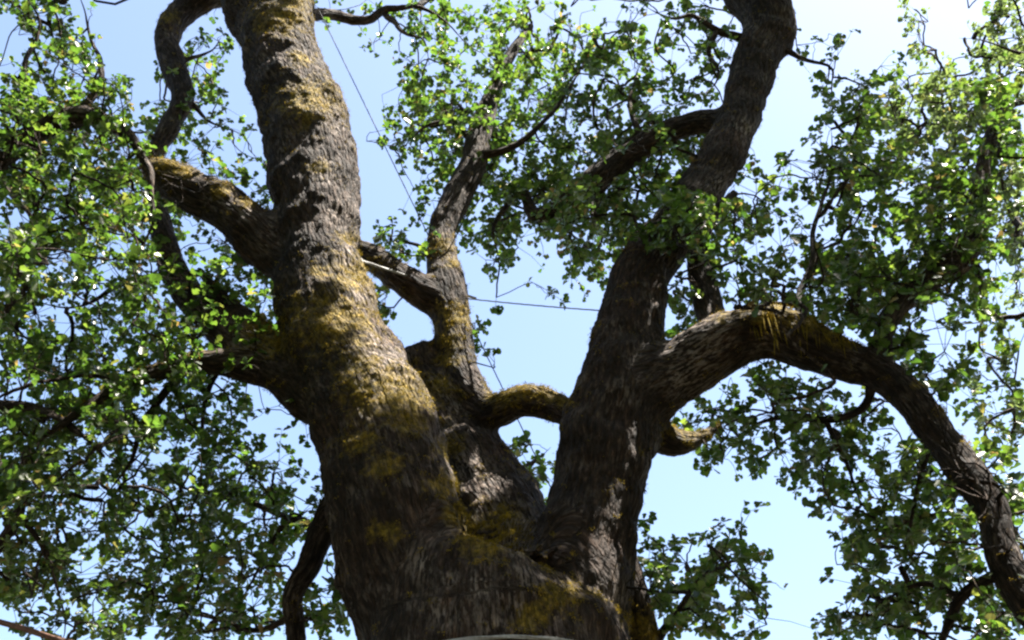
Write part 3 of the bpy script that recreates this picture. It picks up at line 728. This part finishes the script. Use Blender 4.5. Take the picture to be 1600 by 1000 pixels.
# ------------------------------------------------------------------ twigs: sprays gather at nodes, nodes join the nearest wood
def build_twigs(tree):
    k = tree_names.index(tree)
    idx = np.where(owner == k)[0]
    p = allr[idx]
    cell = np.floor(p / 0.42 + 0.5 * np.stack([perlin(p * 1.3 + 9 * j) for j in range(3)], 1)).astype(np.int64)
    _, inv = np.unique(cell, axis=0, return_inverse=True); inv = inv.ravel()
    nn = inv.max() + 1
    cnt = np.bincount(inv, minlength=nn)
    node = np.stack([np.bincount(inv, p[:, j], nn) for j in range(3)], 1) / cnt[:, None]
    sel = np.where(S_tree == tree)[0][::2]
    sc = S_c[sel]
    dist = np.empty(nn); par = np.empty(nn, int)
    for a in range(0, nn, 500):
        d = np.sqrt(((node[a:a + 500, None] - sc[None]) ** 2).sum(-1))
        dist[a:a + 500] = d.min(1); par[a:a + 500] = -1 - d.argmin(1)
    # pull the nodes a little towards the wood, so sprays fan out of them
    tow = np.stack([sc[-1 - q_] for q_ in par]) - node
    node = node + tow * np.minimum(0.25, 0.18 / (np.linalg.norm(tow, axis=1) + 1e-6))[:, None]
    done = np.zeros(nn, bool); order = []
    for _ in range(nn):
        i = int(np.argmin(np.where(done, 1e9, dist))); done[i] = True; order.append(i)
        d = np.linalg.norm(node - node[i], axis=1) + 0.12
        upd = (~done) & (d < dist); dist[upd] = d[upd]; par[upd] = i
    load = cnt.astype(float)
    for i in reversed(order):
        if par[i] >= 0:
            load[par[i]] += load[i]
    drop = np.zeros(nn, bool); kids = np.bincount(par[par >= 0], minlength=nn)
    edge = np.array([np.linalg.norm(node[i] - (node[par[i]] if par[i] >= 0 else sc[-1 - par[i]])) for i in range(nn)])
    far_end = np.array([node[par[i]] if par[i] >= 0 else sc[-1 - par[i]] for i in range(nn)])
    thin = np.zeros(nn, bool)
    for fr_ in (0.3, 0.5, 0.7):
        mx_, my_, mz_ = proj(node * (1 - fr_) + far_end * fr_)
        thin |= (mz_ > 0) & (mx_ > 0) & (mx_ < 1600) & (my_ > 0) & (my_ < 1000) & (density(mx_, my_) < 0.14)
    for i in reversed(order):               # no lone twig reaches far across open air
        if kids[i] == 0 and ((edge[i] > 0.38 and cnt[i] <= 4) or (thin[i] and edge[i] > 0.16 and cnt[i] <= 12)):
            drop[i] = True
            if par[i] >= 0:
                kids[par[i]] -= 1
    order = [i for i in order if not drop[i]]
    kp = ~drop[inv]; idx, p, inv = idx[kp], p[kp], inv[kp]
    rad = np.minimum(0.0030 * load ** 0.42, 0.026)
    st = np.array([node[par[i]] if par[i] >= 0 else sc[-1 - par[i]] for i in order])
    r0 = np.array([min(rad[i] * 1.25, rad[par[i]]) if par[i] >= 0 else rad[i] * 1.25 for i in order])
    up_dir = np.array([(node[par[i]] - (node[par[par[i]]] if par[par[i]] >= 0 else sc[-1 - par[par[i]]])) if par[i] >= 0 else node[i] - sc[-1 - par[i]] for i in order])
    up_dir /= np.linalg.norm(up_dir, axis=1)[:, None] + 1e-9
    pa = node[inv]
    vs_, fs_, off = [], [], 0
    def seen(q_):
        x_, y_, z_ = proj(q_); return (z_ > 0) & (x_ > -260) & (x_ < 1860) & (y_ > -260) & (y_ < 1260)
    nd = node[order]; ns = seen(nd) | seen(st); ps = seen(p); ft = lambda m_: (np.full(m_.sum(), 0.0032), np.full(m_.sum(), 0.0016))
    for A, B, ra, rb, npt, sd_, wig, dirs in ((st[ns], nd[ns], r0[ns], rad[order][ns], 6, 4, 0.07, up_dir[ns]), (st[~ns], nd[~ns], r0[~ns], rad[order][~ns], 4, 4, 0.07, up_dir[~ns]),
                                       (pa[ps], p[ps], *ft(ps), 3, 3, 0.07, None), (pa[~ps], p[~ps], *ft(~ps), 2, 3, 0.0, None)):
        if not len(A):
            continue
        ln = np.linalg.norm(B - A, axis=1)[:, None]
        c1 = A + (B - A) * 0.34 + rng.normal(size=A.shape) * ln * wig + np.array([0, 0, 0.05]) * ln
        c2 = A + (B - A) * 0.68 + rng.normal(size=A.shape) * ln * wig + np.array([0, 0, 0.04]) * ln
        if dirs is not None:
            c1 = c1 * 0.55 + (A + dirs * ln * 0.33) * 0.45
        t = np.linspace(0, 1, npt)[None, :, None]
        pts = (1 - t) ** 3 * A[:, None] + 3 * (1 - t) ** 2 * t * c1[:, None] + 3 * (1 - t) * t * t * c2[:, None] + t ** 3 * B[:, None]
        if npt > 2:
            pts[:, 1:-1] += rng.normal(size=pts[:, 1:-1].shape) * 0.006
        rr = ra[:, None] + (rb - ra)[:, None] * t[..., 0]
        tt = np.gradient(pts, axis=1); tt /= np.linalg.norm(tt, axis=2)[..., None] + 1e-9
        ref = np.where(np.abs(tt[:, :1, 2:3]) < 0.8, np.array([0, 0, 1.0]), np.array([1.0, 0, 0]))
        n = np.cross(tt, np.broadcast_to(ref, tt.shape)); n /= np.linalg.norm(n, axis=2)[..., None] + 1e-9
        b = np.cross(tt, n)
        th = np.arange(sd_) * 2 * math.pi / sd_
        V = (pts[:, :, None] + (np.cos(th)[None, None, :, None] * n[:, :, None] + np.sin(th)[None, None, :, None] * b[:, :, None]) * rr[:, :, None, None]).reshape(-1, 3)
        fl = [[q_ * sd_ + j, q_ * sd_ + (j + 1) % sd_, (q_ + 1) * sd_ + (j + 1) % sd_, (q_ + 1) * sd_ + j] for q_ in range(npt - 1) for j in range(sd_)]
        fs_.append((np.arange(len(pts))[:, None, None] * (npt * sd_) + np.array(fl)[None]).reshape(-1, 4) + off)
        vs_.append(V); off += len(V)
    V = np.concatenate(vs_); F = np.concatenate(fs_)
    co = np.stack([V[:, 0], V[:, 1], V[:, 2] * 0.3], 1)
    o = mesh_obj('twigs', local(tree, V), F, M_BARK, TREES[tree], {'bark_co': ('FLOAT_VECTOR', co), 'moss': ('FLOAT', np.full(len(V), 0.12))})
    o['kind'] = 'stuff'
    ax = p - pa; ax /= np.linalg.norm(ax, axis=1)[:, None] + 1e-9
    return idx, ax

# ------------------------------------------------------------------ leaves
def leaf_shape(seed, lobed=True):
    r = np.random.default_rng(seed)
    ys, ws = ([0, 0.30, 0.44, 0.64, 0.90, 1], [0, 0.27, 0.17, 0.39, 0.25, 0]) if lobed else ([0, 0.38, 0.82, 1], [0, 0.30, 0.32, 0])
    right = [(w * r.uniform(0.85, 1.2), y + r.uniform(-0.02, 0.02)) for w, y in zip(ws[1:-1], ys[1:-1])]
    left = [(-w * r.uniform(0.85, 1.2), y + r.uniform(-0.02, 0.02)) for w, y in zip(ws[1:-1], ys[1:-1])]
    pts = [(0, 0), (0, 1.0)] + right + left                   # midrib, then each side
    h = len(right)
    fold = r.uniform(0.15, 0.5); curl = r.uniform(0.05, 0.30)
    v = np.array([(x, y, abs(x) * fold - curl * y * y) for x, y in pts])
    fr = [0] + list(range(2, 2 + h)) + [1]; fl_ = [0, 1] + list(range(1 + 2 * h, 1 + h, -1))
    return v, fr, fl_
SHAPES = [leaf_shape(100 + k) for k in range(8)]
PLAIN = [leaf_shape(200 + k, False) for k in range(6)]   # for crowns beyond the frame

clear_idx = np.where(np.array([l.clear for l in limbs])[S_id] == 1)[0][::2]
FRONT_OK = [(1010, 365, 95), (960, 400, 60), (1245, 530, 22), (1285, 560, 18), (1090, 330, 30), (660, 380, 30), (760, 220, 60), (760, 150, 70), (800, 90, 70), (1310, 525, 18), (1180, 480, 14), (500, 15, 20), (1100, 540, 10), (1500, 640, 30)]

def make_leaves(tree, idx, ax):
    nl = np.clip(rng.poisson(LEAVES_PER, len(idx)), 3, 12)
    rid = np.repeat(np.arange(len(idx)), nl)
    n = len(rid)
    a = ax[rid]; base = allr[idx][rid]
    a = a * 0.7 + np.array([0, 0, 0.35]); a /= np.linalg.norm(a, axis=1)[:, None]
    ref = np.where(np.abs(a[:, 2:3]) < 0.9, np.array([0, 0, 1.0]), np.array([1.0, 0, 0]))
    e1 = np.cross(a, ref); e1 /= np.linalg.norm(e1, axis=1)[:, None]; e2 = np.cross(a, e1)
    start = np.concatenate([[0], np.cumsum(nl)[:-1]])
    k = np.arange(n) - start[rid]
    phi = k * 2.4 + rng.normal(size=n) * 0.35 + rng.random(len(idx))[rid] * 6.28
    tilt = rng.normal(1.18, 0.34, n)
    d = np.cos(tilt)[:, None] * a + np.sin(tilt)[:, None] * (np.cos(phi)[:, None] * e1 + np.sin(phi)[:, None] * e2)
    d += np.array([0, 0, -0.22]) + rng.normal(size=(n, 3)) * 0.12
    d /= np.linalg.norm(d, axis=1)[:, None]
    up = np.array([0, 0, 1.0]) + a * 0.5 + rng.normal(size=(n, 3)) * 0.38
    nm = up - d * np.einsum('ij,ij->i', up, d)[:, None]; nm /= np.linalg.norm(nm, axis=1)[:, None] + 1e-9
    side = np.cross(d, nm)
    ln = np.clip(rng.normal(0.061, 0.016, n), 0.03, 0.11)
    back = rng.random(n) * 0.05
    bx, by, bz = proj(base)
    outer = (bx < -260) | (bx > 1860) | (by < -260) | (by > 1260) | (bz < 0)
    ln = np.where(outer, ln * 1.7, ln * (0.86 if tree == 'near' else 1.0))
    base = base - ax[rid] * back[:, None] + d * 0.008
    cen = base + d * ln[:, None] * 0.5
    # thin out what would cover open sky or the clear wood
    x, y, z = proj(cen)
    infr = (x > 0) & (x < 1600) & (y > 0) & (y < 1000) & (z > 0)
    dn = density(x, y)
    ok = ~(infr & (rng.random(n) > np.clip((dn - 0.02) * 3.2, 0, 1)))
    cx, cy, cz, crd = sx[clear_idx], sy[clear_idx], sz[clear_idx], S_r[clear_idx]
    crp = crd * FOC / np.maximum(cz, 0.1)
    chk = np.where(infr & ok)[0]
    for s in range(0, len(chk), 2000):
        q_ = chk[s:s + 2000]
        dd = np.hypot(x[q_, None] - cx[None], y[q_, None] - cy[None])
        hit = ((dd < crp[None] * 1.02 + 3) & (z[q_, None] < cz[None] + crd[None])).any(1)
        for (fx, fy, fr_) in FRONT_OK:
            hit &= ~(np.hypot(x[q_] - fx, y[q_] - fy) < fr_)
        ok[q_[hit]] = False
    # nothing grows inside wood
    if tree == 'oak':
        bi = np.where((S_tree == tree) & (S_r > 0.10))[0][::3]
        for s in range(0, n, 3000):
            dd = np.sqrt(((cen[s:s + 3000, None] - S_c[bi][None]) ** 2).sum(-1)) - S_r[bi][None]
            ok[s:s + 3000] &= dd.min(1) > 0.03
    # sunlit gaps once more, leaf by leaf
    for (mx_, my_, Y, rr) in SUNNY:
        p, dep = P(mx_, my_, Y + lean(mx_, my_)); rad = rr * dep / FOC
        dd = cen - p; al = dd @ SUNV
        off = np.linalg.norm(dd - al[:, None] * SUNV, axis=1)
        ok &= ~((al > 0.1) & (off < rad) & (rng.random(n) < 0.93))
    w_ = np.where(ok)[0]
    base, d, nm, side, ln, x, y, z, infr = base[w_], d[w_], nm[w_], side[w_], ln[w_], x[w_], y[w_], z[w_], infr[w_]
    n = len(w_)
    rnd = np.clip(rng.normal(0.45, 0.22, n), 0, 0.97); rnd[rng.random(n) < 0.012] = 1.0
    sh = rng.integers(0, len(SHAPES), n)
    wid = rng.uniform(0.85, 1.2, n)
    # the 300 leaves that show largest are parts of their own
    view = np.stack([x - 800, 500 - y, np.full(n, FOC)], 1); view /= np.linalg.norm(view, axis=1)[:, None]
    vw = view[:, :1] * RT + view[:, 1:2] * UP + view[:, 2:] * FWD
    area = np.where(infr, (ln / np.maximum(z, 0.5)) ** 2 * np.abs(np.einsum('ij,ij->i', vw, nm)), 0)
    order = np.argsort(-area); single = order[:300]; single = single[area[single] > 0]
    mask = np.ones(n, bool); mask[single] = False
    rest = np.where(mask)[0]
    margin = (x > -250) & (x < 1850) & (y > -250) & (y < 1250) & (z > 0)
    vv_all, lp_all, st_all, rn_all, voff, loff = [], [], [], [], 0, 0
    for shapes, ii_ in ((SHAPES, rest[margin[rest]]), (PLAIN, rest[~margin[rest]])):
        m = len(ii_)
        if not m:
            continue
        pr = np.stack([q_[0] for q_ in shapes])[sh[ii_] % len(shapes)]
        V = base[ii_, None] + (side[ii_, None] * (pr[..., 0:1] * wid[ii_, None, None]) + d[ii_, None] * pr[..., 1:2] + nm[ii_, None] * pr[..., 2:3]) * ln[ii_, None, None]
        nv = pr.shape[1]
        fl_ = np.array(shapes[0][1] + shapes[0][2]); k1 = len(shapes[0][1]); kk = len(fl_)
        vv_all.append(V.reshape(-1, 3)); lp_all.append((np.arange(m)[:, None] * nv + fl_[None] + voff).ravel())
        st_all.append((np.arange(m)[:, None] * kk + np.array([[0, k1]]) + loff).ravel()); rn_all.append(np.repeat(rnd[ii_], nv))
        voff += m * nv; loff += m * kk
    me = bpy.data.meshes.new('foliage')
    vv = local(tree, np.concatenate(vv_all)).astype(np.float32); loops = np.concatenate(lp_all).astype(np.int32); st = np.concatenate(st_all).astype(np.int32)
    me.vertices.add(len(vv)); me.vertices.foreach_set('co', vv.ravel())
    me.loops.add(loops.size); me.loops.foreach_set('vertex_index', loops)
    me.polygons.add(len(st)); me.polygons.foreach_set('loop_start', st)
    me.update(calc_edges=True)
    at = me.attributes.new('leaf_rand', 'FLOAT', 'POINT'); at.data.foreach_set('value', np.concatenate(rn_all).astype(np.float32))
    me.materials.append(M_LEAF_GLARE if tree == 'far' else M_LEAF)
    o = bpy.data.objects.new('foliage', me); col.objects.link(o); o.parent = TREES[tree]; o['kind'] = 'stuff'
    # single leaves share a few meshes
    from mathutils import Matrix
    for i in single:
        q_ = (int(sh[i]), int(rnd[i] * 4.99))
        if q_ not in LEAF_MESH:
            lm = bpy.data.meshes.new('leaf'); s = SHAPES[q_[0]]
            lm.from_pydata([tuple(c) for c in s[0]], [], [s[1], s[2]])
            at = lm.attributes.new('leaf_rand', 'FLOAT', 'POINT'); at.data.foreach_set('value', np.full(len(s[0]), 0.1 + q_[1] * 0.2, dtype=np.float32))
            lm.materials.append(M_LEAF); LEAF_MESH[q_] = lm
        o = bpy.data.objects.new('leaf', LEAF_MESH[q_]); col.objects.link(o); o.parent = TREES[tree]
        sc_ = ln[i]; lp = local(tree, base[i])
        o.matrix_local = Matrix([[side[i][j] * sc_ * wid[i], d[i][j] * sc_, nm[i][j] * sc_, lp[j]] for j in range(3)] + [[0, 0, 0, 1]])
    print('LEAVES', tree, n)
LEAF_MESH = {}
for t in tree_names:
    idx, ax = build_twigs(t)
    make_leaves(t, idx, ax)

# ------------------------------------------------------------------ cables strung through the oak
def cable(label, a, b, r, mat, sag=0.0, bolts=(True, True), mid=None):
    a, b = np.array(a), np.array(b)
    root = thing('support_cable', label, 'cable'); root.location = a
    t = np.linspace(0, 1, 40)[:, None]
    c = a + (b - a) * t - np.array([0, 0, 1]) * sag * 4 * t * (1 - t)
    if mid is not None:
        c = catmull([(*p, r) for p in mid], 0.02)[:, :3]
    tt, n, bb = frames(c)
    # three twisted wires
    vs_, fs_, off = [], [], 0
    s = np.concatenate([[0], np.cumsum(np.linalg.norm(np.diff(c, axis=0), axis=1))])
    u = np.linspace(0, s[-1], min(320, int(s[-1] / 0.02) + 8))
    cc = np.stack([np.interp(u, s, c[:, j]) for j in range(3)], 1)
    tt, n, bb = frames(cc)
    for k in range(3):
        th = u / (r * 9) + k * 2.094
        w_ = cc + (np.cos(th)[:, None] * n + np.sin(th)[:, None] * bb) * r * 0.46
        v, f, _ = tube(w_, np.full(len(w_), r * 0.54), n, bb, 6, cap=False)
        vs_.append(v); fs_.append(f + off); off += len(v)
    mesh_obj('wire_rope', np.vstack(vs_) - a, np.vstack(fs_), mat, root)
    for on, p, sgn in ((bolts[0], 0, 1), (bolts[1], -1, -1)):
        if not on:
            continue
        th = np.linspace(0, 2 * math.pi, 20)
        e = cc[p]; dr = tt[p] * sgn
        ring = e + (np.cos(th)[:, None] * dr + np.sin(th)[:, None] * n[p]) * r * 3.2
        t2, n2, b2 = frames(ring)
        v, f, _ = tube(ring, np.full(len(ring), r * 0.9), n2, b2, 6, cap=False)
        sh = np.stack([e - dr * r * 3.0, e - dr * r * 26])
        t3, n3, b3 = frames(sh)
        v2, f2, _ = tube(sh, np.full(2, r * 1.0), n3, b3, 8, cap=False)
        mesh_obj('eye_bolt', np.vstack([v, v2]) - a, np.vstack([f, f2 + len(v)]), mat, root)
    return root
cable('thin dark taut wire running steeply behind the looping mossy limb', P(506, 32, 7.3)[0], P(888, 818, 8.3)[0], 0.0058, M_DARKWIRE)
cable('pale brace cable from the thickest mossy trunk to the middle limb', P(560, 406, 7.18)[0], P(700, 452, 7.72)[0], 0.012, M_STEEL)
cable('grey brace cable crossing open sky from the middle limb to the dark leader', P(716, 465, 7.66)[0], P(950, 486, 6.95)[0], 0.0065, M_DARKWIRE, 0.01)
cable('brown rusty cable hanging under the lowest leaves of the neighbour oak', P(-330, 868, 6.6)[0], P(600, 1140, 6.85)[0], 0.021, M_RUST, 0.03)
cable('grey cable strapped round the broad bole just below the fork', STRAP[0], STRAP[-1], 0.013, M_STEEL, 0, (True, False), mid=STRAP)
